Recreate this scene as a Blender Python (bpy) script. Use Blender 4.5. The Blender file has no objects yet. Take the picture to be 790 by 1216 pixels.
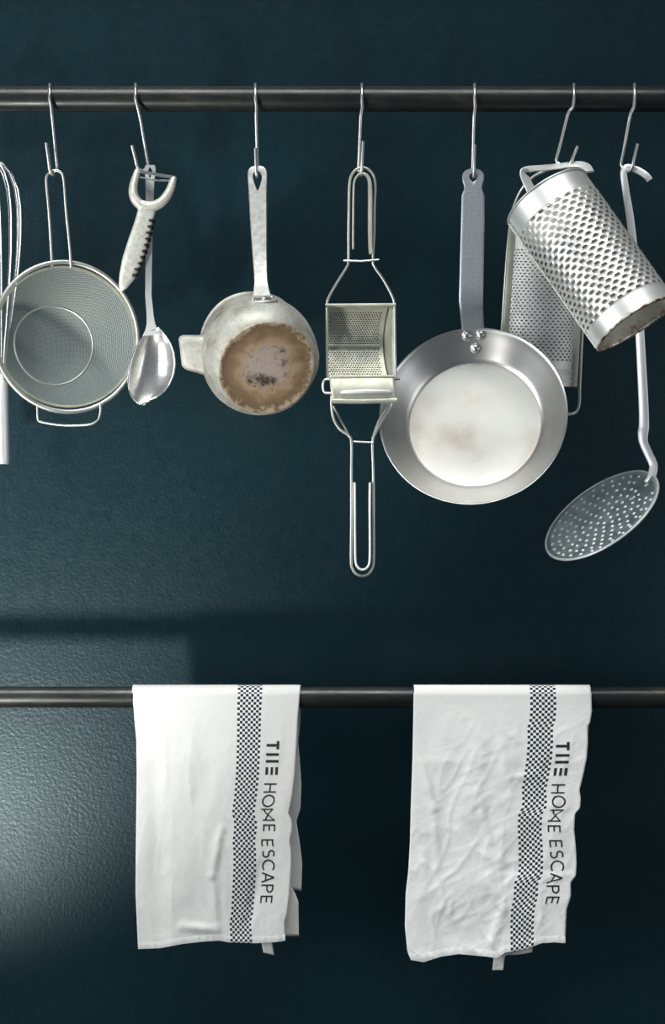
import bpy, bmesh, math, random
from mathutils import Vector, Matrix, noise
random.seed(7)
S = bpy.context.scene
C = S.collection
PI = math.pi
# ------------------------------------------------------------------ camera, world, lights, exposure
CAMD = 2200.0                       # mm from the hanging plane
cam = bpy.data.cameras.new('camera'); camo = bpy.data.objects.new('camera', cam); C.objects.link(camo)
camo.location = (0, -CAMD/1000, 0); camo.rotation_euler = (PI/2, 0, 0)
cam.sensor_fit = 'HORIZONTAL'; cam.sensor_width = 36; cam.lens = 36*CAMD/790.0
cam.clip_start = .05; cam.clip_end = 50
S.camera = camo
w = bpy.data.worlds.new('world'); S.world = w; w.use_nodes = True
bg = w.node_tree.nodes['Background']; bg.inputs[0].default_value = (.62, .80, .92, 1); bg.inputs[1].default_value = .06
S.view_settings.view_transform = 'Standard'; S.view_settings.look = 'None'
S.view_settings.exposure = .36; S.view_settings.gamma = 1

def area(name, loc, target, sx, sy, power, col=(1,1,1)):
    l = bpy.data.lights.new(name, 'AREA'); l.shape = 'RECTANGLE'; l.size = sx; l.size_y = sy
    l.energy = power; l.color = col
    o = bpy.data.objects.new(name, l); C.objects.link(o); o.location = loc
    o.rotation_euler = (Vector(target)-Vector(loc)).to_track_quat('-Z', 'Y').to_euler()
    return o
hl = area('room_light_high', (-.1, -1.2, 2.15), (0.15, -.32, -.6), 1.8, 1.0, 9.5, (.98, 1, .98))
hl.data.spread = math.radians(62)
area('window_daylight', (-2.45, -1.75, .15), (0, 0, -.05), 1.3, 1.7, 45, (.93, .98, 1))
sl = bpy.data.lights.new('low_lamp', 'SPOT'); sl.energy = 64; sl.color = (1, .97, .93); sl.shadow_soft_size = .07
sl.spot_size = math.radians(60); sl.spot_blend = 1.0
so = bpy.data.objects.new('low_lamp', sl); C.objects.link(so); so.location = (-.69, -.87, -.73)
so.rotation_euler = (Vector((-.50, .13, .11))-so.location).to_track_quat('-Z', 'Y').to_euler()
area('fill_light_right', (1.9, -1.6, .1), (0.2, 0, -.2), .8, 1.2, 5, (.95, .98, 1))  # added fill that lifts the right-hand towel, not a known lamp

# ------------------------------------------------------------------ helpers
def at(px, py, d=0.0):
    """photo pixel + depth (mm, + towards the wall) -> metres"""
    k = (CAMD+d)/CAMD
    return Vector(((px-395.0)*k, d, (608.0-py)*k))/1000

def finish(name, bm, mat, parent=None, smooth=True, angle=40, doubles=None):
    if doubles: bmesh.ops.remove_doubles(bm, verts=bm.verts, dist=doubles)
    bmesh.ops.recalc_face_normals(bm, faces=bm.faces)
    me = bpy.data.meshes.new(name); bm.to_mesh(me); bm.free()
    if smooth:
        me.polygons.foreach_set('use_smooth', [True]*len(me.polygons))
        try: me.set_sharp_from_angle(angle=math.radians(angle))
        except Exception: pass
    me.materials.append(mat)
    o = bpy.data.objects.new(name, me); C.objects.link(o)
    if parent: put(o, parent)
    return o

def put(o, parent):
    o.parent = parent
    o.matrix_parent_inverse = Matrix.Translation(-parent.location)

def thing(name, label, cat, loc, group=None):
    o = bpy.data.objects.new(name, None); o.empty_display_size = .02; C.objects.link(o)
    o.location = loc; o['label'] = label; o['category'] = cat
    if group: o['group'] = group
    return o
def tag(o, label, cat, group=None):
    o['label'] = label; o['category'] = cat
    if group: o['group'] = group
    return o

def loft(bm, rings, closed=True, cap=True):
    V = [[bm.verts.new(p) for p in r] for r in rings]
    n = len(V[0])
    for a, b in zip(V, V[1:]):
        for i in range(n if closed else n-1):
            j = (i+1) % n
            bm.faces.new((a[i], a[j], b[j], b[i]))
    if cap and closed:
        bm.faces.new(V[0][::-1]); bm.faces.new(V[-1])
    return V

def catmull(P, k=6, closed=False):
    P = [Vector(p) for p in P]; out = []; n = len(P)
    rng = n if closed else n-1
    for i in range(rng):
        g = (lambda q: P[q % n]) if closed else (lambda q: P[max(0, min(n-1, q))])
        a, b, c, d = g(i-1), g(i), g(i+1), g(i+2)
        for s in range(k):
            t = s/k
            out.append(.5*((2*b)+(c-a)*t+(2*a-5*b+4*c-d)*t*t+(3*b-a-3*c+d)*t**3))
    if not closed: out.append(P[-1])
    return out

def tube(bm, pts, r, n=10, closed=False, ratio=1.0, up=None):
    """round wire through pts (metres); r in mm, number or list"""
    pts = [Vector(p) for p in pts]; m = len(pts)
    rr = [q/1000 for q in r] if isinstance(r, (list, tuple)) else [r/1000]*m
    T = []
    for i in range(m):
        if closed: t = pts[(i+1) % m]-pts[i-1]
        else: t = pts[min(m-1, i+1)]-pts[max(0, i-1)]
        T.append(t.normalized())
    u = Vector(up) if up else (Vector((0, 1, 0)) if abs(T[0].y) < .9 else Vector((1, 0, 0)))
    u = (u-T[0]*u.dot(T[0])).normalized()
    rings = []
    for i in range(m):
        if up: u = Vector(up)
        u = (u-T[i]*u.dot(T[i])).normalized(); v = T[i].cross(u)
        rings.append([pts[i]+rr[i]*(math.cos(2*PI*k/n)*u*ratio+math.sin(2*PI*k/n)*v) for k in range(n)])
    if closed:
        V = [[bm.verts.new(p) for p in q] for q in rings]
        for i in range(m):
            a, b = V[i], V[(i+1) % m]
            for k in range(n):
                bm.faces.new((a[k], a[(k+1) % n], b[(k+1) % n], b[k]))
    else:
        loft(bm, rings)

def bar(bm, pts, ws, ths, side, n=16, pw=4.0):
    """flat bar with rounded edges; ws, ths half sizes in mm; side = width direction (vector or list)"""
    pts = [Vector(p) for p in pts]; m = len(pts)
    if not isinstance(ws, (list, tuple)): ws = [ws]*m
    if not isinstance(ths, (list, tuple)): ths = [ths]*m
    rings = []
    for i in range(m):
        t = (pts[min(m-1, i+1)]-pts[max(0, i-1)]).normalized()
        s = Vector(side[i] if isinstance(side, list) else side)
        s = (s-t*s.dot(t)).normalized(); nn = t.cross(s)
        ring = []
        for k in range(n):
            a = 2*PI*k/n; c, q = math.cos(a), math.sin(a)
            x = math.copysign(abs(c)**(2/pw), c); y = math.copysign(abs(q)**(2/pw), q)
            ring.append(pts[i]+(s*x*ws[i]+nn*y*ths[i])/1000)
        rings.append(ring)
    loft(bm, rings)

def slotted(bm, stations, side, nf=5):
    """flat handle with an opening: stations (pos, half width W, half opening H, half thickness) in m / mm"""
    side = Vector(side).normalized(); m = len(stations)
    P = [Vector(s[0]) for s in stations]
    fr = [0, .1] + [.1+.8*i/nf for i in range(1, nf)] + [.9, 1]
    for sg in (-1, 1):
        rows = []
        for i, (p, W, H, th) in enumerate(stations):
            t = (P[min(m-1, i+1)]-P[max(0, i-1)]).normalized()
            s = (side-t*side.dot(t)).normalized(); nn = t.cross(s)
            top, bot = [], []
            for f in fr:
                x = H+(W-H)*f
                tf = 1.0
                if f == 1: tf = .35
                if f == 0 and H > 0: tf = .35
                top.append(P[i]+(s*x*sg+nn*th*tf)/1000); bot.append(P[i]+(s*x*sg-nn*th*tf)/1000)
            rows.append(([bm.verts.new(q) for q in top], [bm.verts.new(q) for q in bot], H))
        for (t0, b0, h0), (t1, b1, h1) in zip(rows, rows[1:]):
            for k in range(len(fr)-1):
                bm.faces.new((t0[k], t0[k+1], t1[k+1], t1[k])); bm.faces.new((b0[k+1], b0[k], b1[k], b1[k+1]))
            bm.faces.new((t0[-1], b0[-1], b1[-1], t1[-1]))
            if h0 > 0 or h1 > 0: bm.faces.new((t0[0], t1[0], b1[0], b0[0]))
        for (t0, b0, h0) in (rows[0], rows[-1]):
            for k in range(len(fr)-1): bm.faces.new((t0[k], t0[k+1], b0[k+1], b0[k]))
    bmesh.ops.remove_doubles(bm, verts=bm.verts, dist=1e-6)

def frame_of(n):
    n = Vector(n).normalized(); e1 = Vector((1, 0, 0)); e1 = (e1-n*e1.dot(n)).normalized(); e2 = n.cross(e1)
    if e2.z < 0: e2 = -e2
    return n, e1, e2

def lathe(bm, c, n, prof, seg=96, cap0=False, cap1=False):
    """prof: (radius mm, offset along n mm); radius 0 is closed with a fan"""
    n, e1, e2 = frame_of(n); prev = None
    for r, h in prof:
        ctr = c+n*h/1000
        if r == 0: ring = [bm.verts.new(ctr)]
        else: ring = [bm.verts.new(ctr+(e1*math.cos(2*PI*k/seg)+e2*math.sin(2*PI*k/seg))*r/1000) for k in range(seg)]
        if prev:
            for k in range(seg):
                j = (k+1) % seg
                if len(prev) == 1: bm.faces.new((prev[0], ring[k], ring[j]))
                elif len(ring) == 1: bm.faces.new((prev[k], prev[j], ring[0]))
                else: bm.faces.new((prev[k], prev[j], ring[j], ring[k]))
        prev = ring

def ball(bm, c, r, n=(0, -1, 0), flat=1.0, seg=14):
    prof = [(0, -r*flat)]+[(r*math.sin(PI*i/6), -r*flat*math.cos(PI*i/6)) for i in range(1, 6)]+[(0, r*flat)]
    lathe(bm, Vector(c), n, prof, seg)

def perforated(bm, f, u0, u1, v0, v1, nu, nv, hole=.5, rise=.6, skip=None, npts=8, rot=0.0, jit=0):
    """sheet f(u,v)->(point, normal) punched with staggered holes, each lip raised by rise mm"""
    du, dv = (u1-u0)/nu, (v1-v0)/nv
    cache = {}
    def vert(u, v):
        k = (round(u*1e5), round(v*1e5))
        if k not in cache: cache[k] = bm.verts.new(f(u, v)[0])
        return cache[k]
    for j in range(nv):
        off = .5 if j % 2 else 0
        va = v0+j*dv
        cells = [(u0+(i+off)*du, du) for i in range(nu if not off else nu-1)]
        if off:
            for (ua, ub) in ((u0, u0+du/2), (u1-du/2, u1)):
                bm.faces.new([vert(ua, va), vert(ub, va), vert(ub, va+dv), vert(ua, va+dv)])
        for (ua, wd) in cells:
            B = [(ua, va), (ua+wd/2, va), (ua+wd, va), (ua+wd, va+dv/2), (ua+wd, va+dv), (ua+wd/2, va+dv), (ua, va+dv), (ua, va+dv/2)]
            if skip and skip(ua+wd/2, va+dv/2):
                bm.faces.new([vert(*b) for b in B]); continue
            OV = [vert(*b) for b in B]
            cu, cv = ua+wd/2, va+dv/2
            if jit: cu += random.uniform(-jit, jit)*wd; cv += random.uniform(-jit, jit)*dv
            I0, I1 = [], []
            for k in range(8):
                a = -.75*PI+k*PI/4
                m1 = 1.0 if k % 2 else 1.12
                for lst, hs, rs in ((I0, min(.92, hole*1.35), rise*.75), (I1, hole, rise)):
                    p, nn = f(cu+math.cos(a+rot)*wd*.5*hs*m1, cv+math.sin(a+rot)*dv*.5*hs*m1)
                    lst.append(bm.verts.new(p+nn*rs/1000))
            for k in range(8):
                q = (k+1) % 8
                bm.faces.new((OV[k], OV[q], I0[q], I0[k])); bm.faces.new((I0[k], I0[q], I1[q], I1[k]))

def sheet(bm, f, u0, u1, v0, v1, nu, nv):
    V = [[bm.verts.new(f(u0+(u1-u0)*i/nu, v0+(v1-v0)*j/nv)) for i in range(nu+1)] for j in range(nv+1)]
    for j in range(nv):
        for i in range(nu):
            bm.faces.new((V[j][i], V[j][i+1], V[j+1][i+1], V[j+1][i]))

def solid(o, t, offset=0):
    m = o.modifiers.new('thickness', 'SOLIDIFY'); m.thickness = t/1000; m.offset = offset
    return o

def boxm(bm, lo, hi, bev=0):
    r = bmesh.ops.create_cube(bm, size=1)
    for v in r['verts']:
        v.co = Vector([(lo[i]+hi[i])/2+v.co[i]*(hi[i]-lo[i]) for i in range(3)])
    if bev:
        es = list({e for v in r['verts'] for e in v.link_edges})
        bmesh.ops.bevel(bm, geom=es, offset=bev, segments=2, affect='EDGES')

def lerp(a, b, t): return a+(b-a)*t
def prof(tab, x):
    """piecewise smooth lookup"""
    if x <= tab[0][0]: return tab[0][1]
    for (a, p), (b, q) in zip(tab, tab[1:]):
        if x <= b: return lerp(p, q, (x-a)/(b-a))
    return tab[-1][1]

# ------------------------------------------------------------------ materials
def mat(name, col, rough=.4, metal=0.0, spec=.5):
    m = bpy.data.materials.new(name); m.use_nodes = True
    b = m.node_tree.nodes['Principled BSDF']
    b.inputs['Base Color'].default_value = (*col, 1); b.inputs['Roughness'].default_value = rough
    b.inputs['Metallic'].default_value = metal; b.inputs['Specular IOR Level'].default_value = spec
    return m, m.node_tree, b
def nd(t, kind, **kw):
    n = t.nodes.new(kind)
    for k, v in kw.items():
        if k in n.inputs: n.inputs[k].default_value = v
        else: setattr(n, k, v)
    return n
def coords(t, kind='Object', scale=(1, 1, 1)):
    tc = nd(t, 'ShaderNodeTexCoord'); mp = nd(t, 'ShaderNodeMapping'); mp.inputs['Scale'].default_value = scale
    t.links.new(tc.outputs[kind], mp.inputs[0]); return mp.outputs[0]
def ramp(t, fac, stops):
    r = nd(t, 'ShaderNodeValToRGB'); e = r.color_ramp.elements
    while len(e) < len(stops): e.new(.5)
    for q, (p, c) in zip(e, stops): q.position = p; q.color = (*c, 1) if len(c) == 3 else c
    t.links.new(fac, r.inputs[0]); return r.outputs[0]
def nz(t, vec, scale, detail=4, rough=.55):
    n = nd(t, 'ShaderNodeTexNoise', Scale=scale, Detail=detail, Roughness=rough); t.links.new(vec, n.inputs['Vector']); return n.outputs['Fac']
def bump(t, b, h, strength, dist):
    n = nd(t, 'ShaderNodeBump', Strength=strength, Distance=dist); t.links.new(h, n.inputs['Height']); t.links.new(n.outputs[0], b.inputs['Normal'])

def steel(name, c0, c1, rough=.3, rvar=.12, scale=60, metal=.95, stretch=(1, 1, 1), bmp=0.0):
    m, t, b = mat(name, c0, rough, metal)
    v = coords(t, 'Object', stretch); f = nz(t, v, scale, 5)
    t.links.new(ramp(t, f, [(.35, c0), (.65, c1)]), b.inputs['Base Color'])
    t.links.new(ramp(t, nz(t, v, scale*2.3, 3), [(.3, (rough-rvar,)*3), (.7, (rough+rvar,)*3)]), b.inputs['Roughness'])
    if bmp: bump(t, b, f, bmp, .0006)
    return m

# wall paint: dark petrol eggshell with roller texture
WALL, t, b = mat('wall_paint', (.0022, .0175, .0245), .40, 0, .68); b.inputs['Specular Tint'].default_value = (.78, .96, 1, 1)
v = coords(t)
t.links.new(ramp(t, nz(t, v, 2.2, 2), [(.3, (.0002, .0125, .0190)), (.7, (.0004, .0155, .0228))]), b.inputs['Base Color'])
f1 = nz(t, v, 230, 3, .6)
bump(t, b, f1, .34, .0012)
t.links.new(ramp(t, nz(t, v, 90, 3), [(.3, (.33,)*3), (.7, (.38,)*3)]), b.inputs['Roughness'])

RAIL, t, b = mat('blackened_steel', (.03, .03, .03), .34, .6)
v = coords(t, 'Object', (1, 1, 1))
t.links.new(ramp(t, nz(t, v, 14, 8, .7), [(.3, (.022, .026, .026)), (.55, (.040, .042, .040)), (.75, (.09, .078, .065))]), b.inputs['Base Color'])
t.links.new(ramp(t, nz(t, coords(t, 'Object', (1, 12, 12)), 30, 4), [(.3, (.27,)*3), (.7, (.45,)*3)]), b.inputs['Roughness'])

HOOK = steel('bright_wire', (.62, .62, .60), (.74, .74, .72), .33, .03, 12)
WIRE = steel('tinned_wire', (.55, .56, .52), (.72, .73, .68), .42, .04, 14)
STEEL = steel('polished_steel', (.72, .72, .71), (.84, .84, .83), .24, .03, 14, .92)
BRUSHED = steel('worn_steel_handle', (.78, .79, .79), (.88, .89, .89), .42, .05, 14, .6)
TIN = steel('worn_tinplate', (.44, .44, .36), (.60, .60, .51), .58, .06, 40, .7)
TIN2 = steel('bright_tinplate', (.72, .73, .71), (.92, .93, .89), .5, .05, 30, .6)
SEAM = mat('dark_seam', (.10, .075, .045), .7, .2)[0]  # dark brown line along the edge of the drum
DARKTOOTH = mat('dark_grip', (.02, .02, .018), .5)[0]
ALU = steel('cast_aluminium', (.50, .50, .44), (.66, .66, .59), .5, .08, 220, .5, bmp=.25)
SKIM = steel('dull_aluminium', (.34, .42, .44), (.55, .62, .64), .42, .1, 40, .9)
DOT = mat('hole_rim_glint', (.80, .86, .86), .3, .6)[0]  # light caught on the hole rims is put into this pale colour

# carbon steel pan: inner face brighter at the floor, faint heat tint rings
PANM, t, b = mat('carbon_steel', (.62, .60, .58), .34, 1)
v = coords(t)
t.links.new(ramp(t, nz(t, v, 13, 4), [(.25, (.62, .585, .55)), (.5, (.72, .71, .69)), (.75, (.80, .80, .79))]), b.inputs['Base Color'])
b.inputs['Roughness'].default_value = .33
PANFLOOR, t, b = mat('worn_pan_floor', (.8, .79, .76), .5, .85)
v = coords(t)
t.links.new(ramp(t, nz(t, v, 16, 5, .5), [(.25, (.35, .30, .265)), (.45, (.45, .44, .41)), (.7, (.50, .50, .48))]), b.inputs['Base Color'])
PANHAND, t, b = mat('grey_coated_iron', (.22, .22, .25), .40, .75)
v = coords(t)
t.links.new(ramp(t, nz(t, v, 700, 2), [(.35, (.43, .46, .49)), (.65, (.58, .61, .64))]), b.inputs['Base Color'])
bump(t, b, nz(t, v, 700, 2), .15, .0003)

# old aluminium saucepan
def pan_al(name, ringed):
    m, t, b = mat(name, (.5, .5, .47), .62, .5)
    v = coords(t); f = nz(t, v, 24, 8, .72)
    base = ramp(t, f, [(.34, (.23, .20, .145)), (.45, (.40, .39, .34)), (.60, (.56, .56, .51))])
    if ringed:
        # object origin sits at the base centre: distance rings of scorch
        ln = nd(t, 'ShaderNodeVectorMath', operation='LENGTH'); t.links.new(v, ln.inputs[0])
        mm = nd(t, 'ShaderNodeMath', operation='MULTIPLY'); mm.inputs[1].default_value = 16.0
        t.links.new(ln.outputs['Value'], mm.inputs[0])
        ad = nd(t, 'ShaderNodeMath', operation='ADD'); t.links.new(mm.outputs[0], ad.inputs[0])
        n2 = nd(t, 'ShaderNodeMath', operation='MULTIPLY_ADD'); n2.inputs[1].default_value = .9; n2.inputs[2].default_value = -.45
        t.links.new(nz(t, v, 60, 8, .8), n2.inputs[0]); t.links.new(n2.outputs[0], ad.inputs[1])
        plain = ramp(t, ad.outputs[0], [(.0, (.50, .41, .36)), (.34, (.46, .37, .31)), (.50, (.44, .31, .19)), (.66, (.27, .18, .095)), (.80, (.19, .125, .07)), (.88, (.42, .33, .22)), (1, (.50, .46, .38))])
        burnt = ramp(t, ad.outputs[0], [(.20, (0, 0, 0)), (.30, (1, 1, 1)), (.38, (1, 1, 1)), (.46, (0, 0, 0))])
        pat = ramp(t, nz(t, v, 45, 5, .7), [(.47, (0, 0, 0)), (.60, (1, 1, 1))])
        mb = nd(t, 'ShaderNodeMath', operation='MULTIPLY'); t.links.new(burnt, mb.inputs[0]); t.links.new(pat, mb.inputs[1])
        mq = nd(t, 'ShaderNodeMix', data_type='RGBA'); t.links.new(mb.outputs[0], mq.inputs[0]); t.links.new(plain, mq.inputs[6]); mq.inputs[7].default_value = (.07, .055, .045, 1)
        sk = ramp(t, nz(t, v, 240, 6, .8), [(.30, (.45, .42, .38)), (.46, (1, 1, 1))])
        mk = nd(t, 'ShaderNodeMix', data_type='RGBA', blend_type='MULTIPLY'); mk.inputs[0].default_value = 1; t.links.new(mq.outputs[2], mk.inputs[6]); t.links.new(sk, mk.inputs[7])
        base = mk.outputs[2]
        b.inputs['Metallic'].default_value = .25; b.inputs['Roughness'].default_value = .62
    t.links.new(base, b.inputs['Base Color'])
    bump(t, b, nz(t, v, 120, 6, .7), .35, .001)
    return m
POT = pan_al('aged_aluminium', False); POTBASE = pan_al('scorched_aluminium', True)
POTHAND = steel('pitted_aluminium', (.40, .40, .38), (.58, .58, .55), .52, .08, 160, .5, bmp=.5)

# woven wire mesh with real gaps
MESH, t, b = mat('woven_mesh', (.36, .40, .38), .7, .35)
tc = nd(t, 'ShaderNodeTexCoord'); sp = nd(t, 'ShaderNodeSeparateXYZ'); t.links.new(tc.outputs['UV'], sp.inputs[0])
outs = []
for ax in (0, 1):
    fr = nd(t, 'ShaderNodeMath', operation='FRACT'); t.links.new(sp.outputs[ax], fr.inputs[0])
    lt = nd(t, 'ShaderNodeMath', operation='LESS_THAN'); lt.inputs[1].default_value = .31; t.links.new(fr.outputs[0], lt.inputs[0]); outs.append(lt.outputs[0])
mx = nd(t, 'ShaderNodeMath', operation='MAXIMUM'); t.links.new(outs[0], mx.inputs[0]); t.links.new(outs[1], mx.inputs[1])
t.links.new(mx.outputs[0], b.inputs['Alpha'])

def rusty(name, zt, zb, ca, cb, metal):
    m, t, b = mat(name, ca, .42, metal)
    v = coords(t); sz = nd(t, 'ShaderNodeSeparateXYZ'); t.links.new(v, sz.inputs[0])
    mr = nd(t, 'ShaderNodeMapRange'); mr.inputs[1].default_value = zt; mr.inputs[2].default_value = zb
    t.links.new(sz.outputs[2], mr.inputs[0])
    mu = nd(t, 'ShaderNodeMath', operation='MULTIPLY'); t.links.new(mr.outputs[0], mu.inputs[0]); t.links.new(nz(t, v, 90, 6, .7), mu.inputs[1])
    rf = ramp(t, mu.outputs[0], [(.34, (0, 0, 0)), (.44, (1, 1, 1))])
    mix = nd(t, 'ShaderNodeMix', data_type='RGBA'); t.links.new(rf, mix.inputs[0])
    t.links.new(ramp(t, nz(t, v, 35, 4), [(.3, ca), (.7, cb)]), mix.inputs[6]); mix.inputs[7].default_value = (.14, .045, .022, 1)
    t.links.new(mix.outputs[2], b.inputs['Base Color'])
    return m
RIMRUST = rusty('rusted_rim', .10, -.03, (.55, .52, .46), (.75, .74, .70), .6)
INNER = rusty('dark_inner_tin', .06, -.02, (.20, .19, .155), (.34, .33, .28), .3)  # toned darker than the shell so the holes read dark
# rusty grater tin: rust lives at the lower end (object z)
GRAT, t, b = mat('rust_edged_tinplate', (.8, .8, .78), .3, 1)
v = coords(t); sz = nd(t, 'ShaderNodeSeparateXYZ'); t.links.new(v, sz.inputs[0])
mr = nd(t, 'ShaderNodeMapRange'); mr.inputs[1].default_value = .020; mr.inputs[2].default_value = -.008
t.links.new(sz.outputs[2], mr.inputs[0])
n1 = nz(t, v, 110, 6, .7)
mu = nd(t, 'ShaderNodeMath', operation='MULTIPLY'); t.links.new(mr.outputs[0], mu.inputs[0]); t.links.new(n1, mu.inputs[1])
rf = ramp(t, mu.outputs[0], [(.30, (0, 0, 0)), (.46, (1, 1, 1))])
mix = nd(t, 'ShaderNodeMix', data_type='RGBA'); t.links.new(rf, mix.inputs[0])
t.links.new(ramp(t, nz(t, v, 35, 4), [(.3, (.78, .78, .75)), (.7, (.93, .93, .90))]), mix.inputs[6]); mix.inputs[7].default_value = (.16, .05, .025, 1)
t.links.new(mix.outputs[2], b.inputs['Base Color'])
iv = nd(t, 'ShaderNodeMath', operation='SUBTRACT'); iv.inputs[0].default_value = 1.0; t.links.new(rf, iv.inputs[1]); mm_ = nd(t, 'ShaderNodeMath', operation='MULTIPLY'); mm_.inputs[1].default_value = .75; t.links.new(iv.outputs[0], mm_.inputs[0]); t.links.new(mm_.outputs[0], b.inputs['Metallic'])
b.inputs['Roughness'].default_value = .42

# linen with woven checker stripe (uv in mm: x across, y down)
def linen(name, s0, s1, tone=(.90, .885, .85)):
    m, t, b = mat(name, tone, .9, 0, .2)
    b.inputs['Sheen Weight'].default_value = .15
    tc = nd(t, 'ShaderNodeTexCoord'); uv = tc.outputs['UV']
    sp = nd(t, 'ShaderNodeSeparateXYZ'); t.links.new(uv, sp.inputs[0])
    wv = nz(t, uv, .55, 4, .7)
    weave = nd(t, 'ShaderNodeMapping'); weave.inputs['Scale'].default_value = (1.6, .12, 1); t.links.new(uv, weave.inputs[0])
    thread = nz(t, weave.outputs[0], 1, 3)
    cl = ramp(t, thread, [(.3, tuple(q*.94 for q in tone)), (.7, tone)])
    ck = nd(t, 'ShaderNodeTexChecker', Scale=1.0); ck.inputs[1].default_value = (.012, .022, .04, 1); ck.inputs[2].default_value = (*tone, 1)
    mp = nd(t, 'ShaderNodeMapping'); mp.inputs['Scale'].default_value = (1/3.25, 1/3.25, 0)
    mp.inputs['Location'].default_value = (-s0/3.25, 0.01, .5)
    t.links.new(uv, mp.inputs[0]); t.links.new(mp.outputs[0], ck.inputs[0])
    a = nd(t, 'ShaderNodeMath', operation='GREATER_THAN'); a.inputs[1].default_value = s0; t.links.new(sp.outputs[0], a.inputs[0])
    c = nd(t, 'ShaderNodeMath', operation='LESS_THAN'); c.inputs[1].default_value = s1; t.links.new(sp.outputs[0], c.inputs[0])
    g = nd(t, 'ShaderNodeMath', operation='MULTIPLY'); t.links.new(a.outputs[0], g.inputs[0]); t.links.new(c.outputs[0], g.inputs[1])
    mix = nd(t, 'ShaderNodeMix', data_type='RGBA'); t.links.new(g.outputs[0], mix.inputs[0]); t.links.new(cl, mix.inputs[6]); t.links.new(ck.outputs[0], mix.inputs[7])
    t.links.new(mix.outputs[2], b.inputs['Base Color'])
    fine = nz(t, uv, .11, 7, .62)
    sm = nd(t, 'ShaderNodeMath', operation='MULTIPLY_ADD'); sm.inputs[1].default_value = 1.6
    t.links.new(fine, sm.inputs[0]); t.links.new(wv, sm.inputs[2])
    bump(t, b, sm.outputs[0], .34, .0011)
    return m
INK = mat('printed_ink', (.035, .034, .036), .85, 0, .1)[0]
PLAIN = mat('plain_linen', (.78, .76, .71), .9, 0, .2)[0]
OFFW = mat('white_plaster', (.30, .31, .31), .8)[0]
FRAMEP = mat('white_frame_paint', (.7, .7, .69), .4)[0]

# ------------------------------------------------------------------ the room
WY = .13
bm = bmesh.new(); boxm(bm, (-3.0, WY, -1.5), (2.2, WY+.12, 2.6))
o = finish('wall_back', bm, WALL, smooth=False); o['kind'] = 'structure'
bm = bmesh.new(); boxm(bm, (-3.1, -3.4, -1.5), (-3.0, WY, 2.6))
o = finish('wall_left', bm, OFFW, smooth=False); o['kind'] = 'structure'

# ------------------------------------------------------------------ rails
def rail(py, r, label):
    root = thing('hanging_rail', label, 'rail', at(395, py), None)
    k = (608-py)/1000
    bm = bmesh.new(); tube(bm, [Vector((-.66+1.32*i/24, 0, k)) for i in range(25)], r, 40)
    finish('rail_tube', bm, RAIL, root)
    for s in (-1, 1):
        bm = bmesh.new()
        tube(bm, [Vector((s*.63, 0, k)), Vector((s*.63, WY-.002, k))], 9, 20)
        lathe(bm, Vector((s*.63, WY, k)), (0, -1, 0), [(0, 0), (24, 0), (24, 3), (22, 4), (0, 4)], 40)
        finish('wall_bracket', bm, RAIL, root)
    return root
rail(117.5, 15, 'upper blackened steel rail carrying the hooks and utensils')
rail(828, 12.5, 'lower dark steel rail carrying the two tea towels')

# ------------------------------------------------------------------ hooks
def hook(top, low, tip, label, d_low=-14, d_tip=-27, ux=None):
    tx, ty = top; lx, ly = low; qx, qy = tip
    R = 17.3; cz = 117.5
    P = []
    tw = (lx-tx)/100.0
    P.append(at(tx-2*tw, cz+9, R-.5)); P.append(at(tx-1*tw, cz, R))
    for i in range(1, 9):
        a = PI*i/8
        P.append(at(tx, cz-R*math.sin(a), R*math.cos(a)))
    P.append(at(lerp(tx, lx, .12)+.8, cz+10, -R-.6)); P.append(at(lerp(tx, lx, .3), lerp(ty, ly, .36), -R-.5))
    n = 5
    for i in range(1, n+1): P.append(at(lerp(tx, lx, .3+.7*i/n), lerp(ty, ly-6, .36+.64*i/n), lerp(-R, d_low, i/n)))
    mx = (lx+qx)/2 if abs(qx-lx) > 8 else (lx*.6+qx*.4)
    bx = lerp(lx, qx, .38); ex = lerp(lx, qx, .66)
    P.append(at(lerp(lx, qx, .14), ly-1, d_low-1.5)); P.append(at(bx, ly+2.5, (d_low+d_tip)/2)); P.append(at(ex, ly-2, d_tip+1.5))
    P.append(at(lerp(ex, qx, .3), lerp(ly, qy, .35), d_tip)); P.append(at(qx, qy, d_tip+1))
    P = catmull(P, 4)
    bm = bmesh.new(); tube(bm, P, 2.1, 10)
    o = finish('s_hook', bm, HOOK)
    return tag(o, label, 'hook', 'steel S hooks on the upper rail')
hook((-20, 98), (-14, 196), (-22, 168), 'steel S hook at the far left end that carries the balloon whisk')
hook((59, 98), (68, 205), (55, 170), 'steel S hook that carries the mesh strainer')
hook((161, 98), (176, 201), (157, 173), 'steel S hook that carries the spoon and the peeler')
hook((303.5, 98), (306, 208), (303.5, 176), 'steel S hook that carries the battered saucepan')
hook((430, 98), (426, 206), (431.5, 168), 'steel S hook that carries the rotary grater with two long handles')
hook((564, 98), (561.5, 208), (564, 172), 'steel S hook that carries the frying pan')
hook((682, 98), (661, 196), (686, 174), 'steel S hook that carries the two large graters')
hook((754, 98), (738, 201), (757.5, 171), 'steel S hook that carries the perforated skimmer, nearest the right edge')

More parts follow.
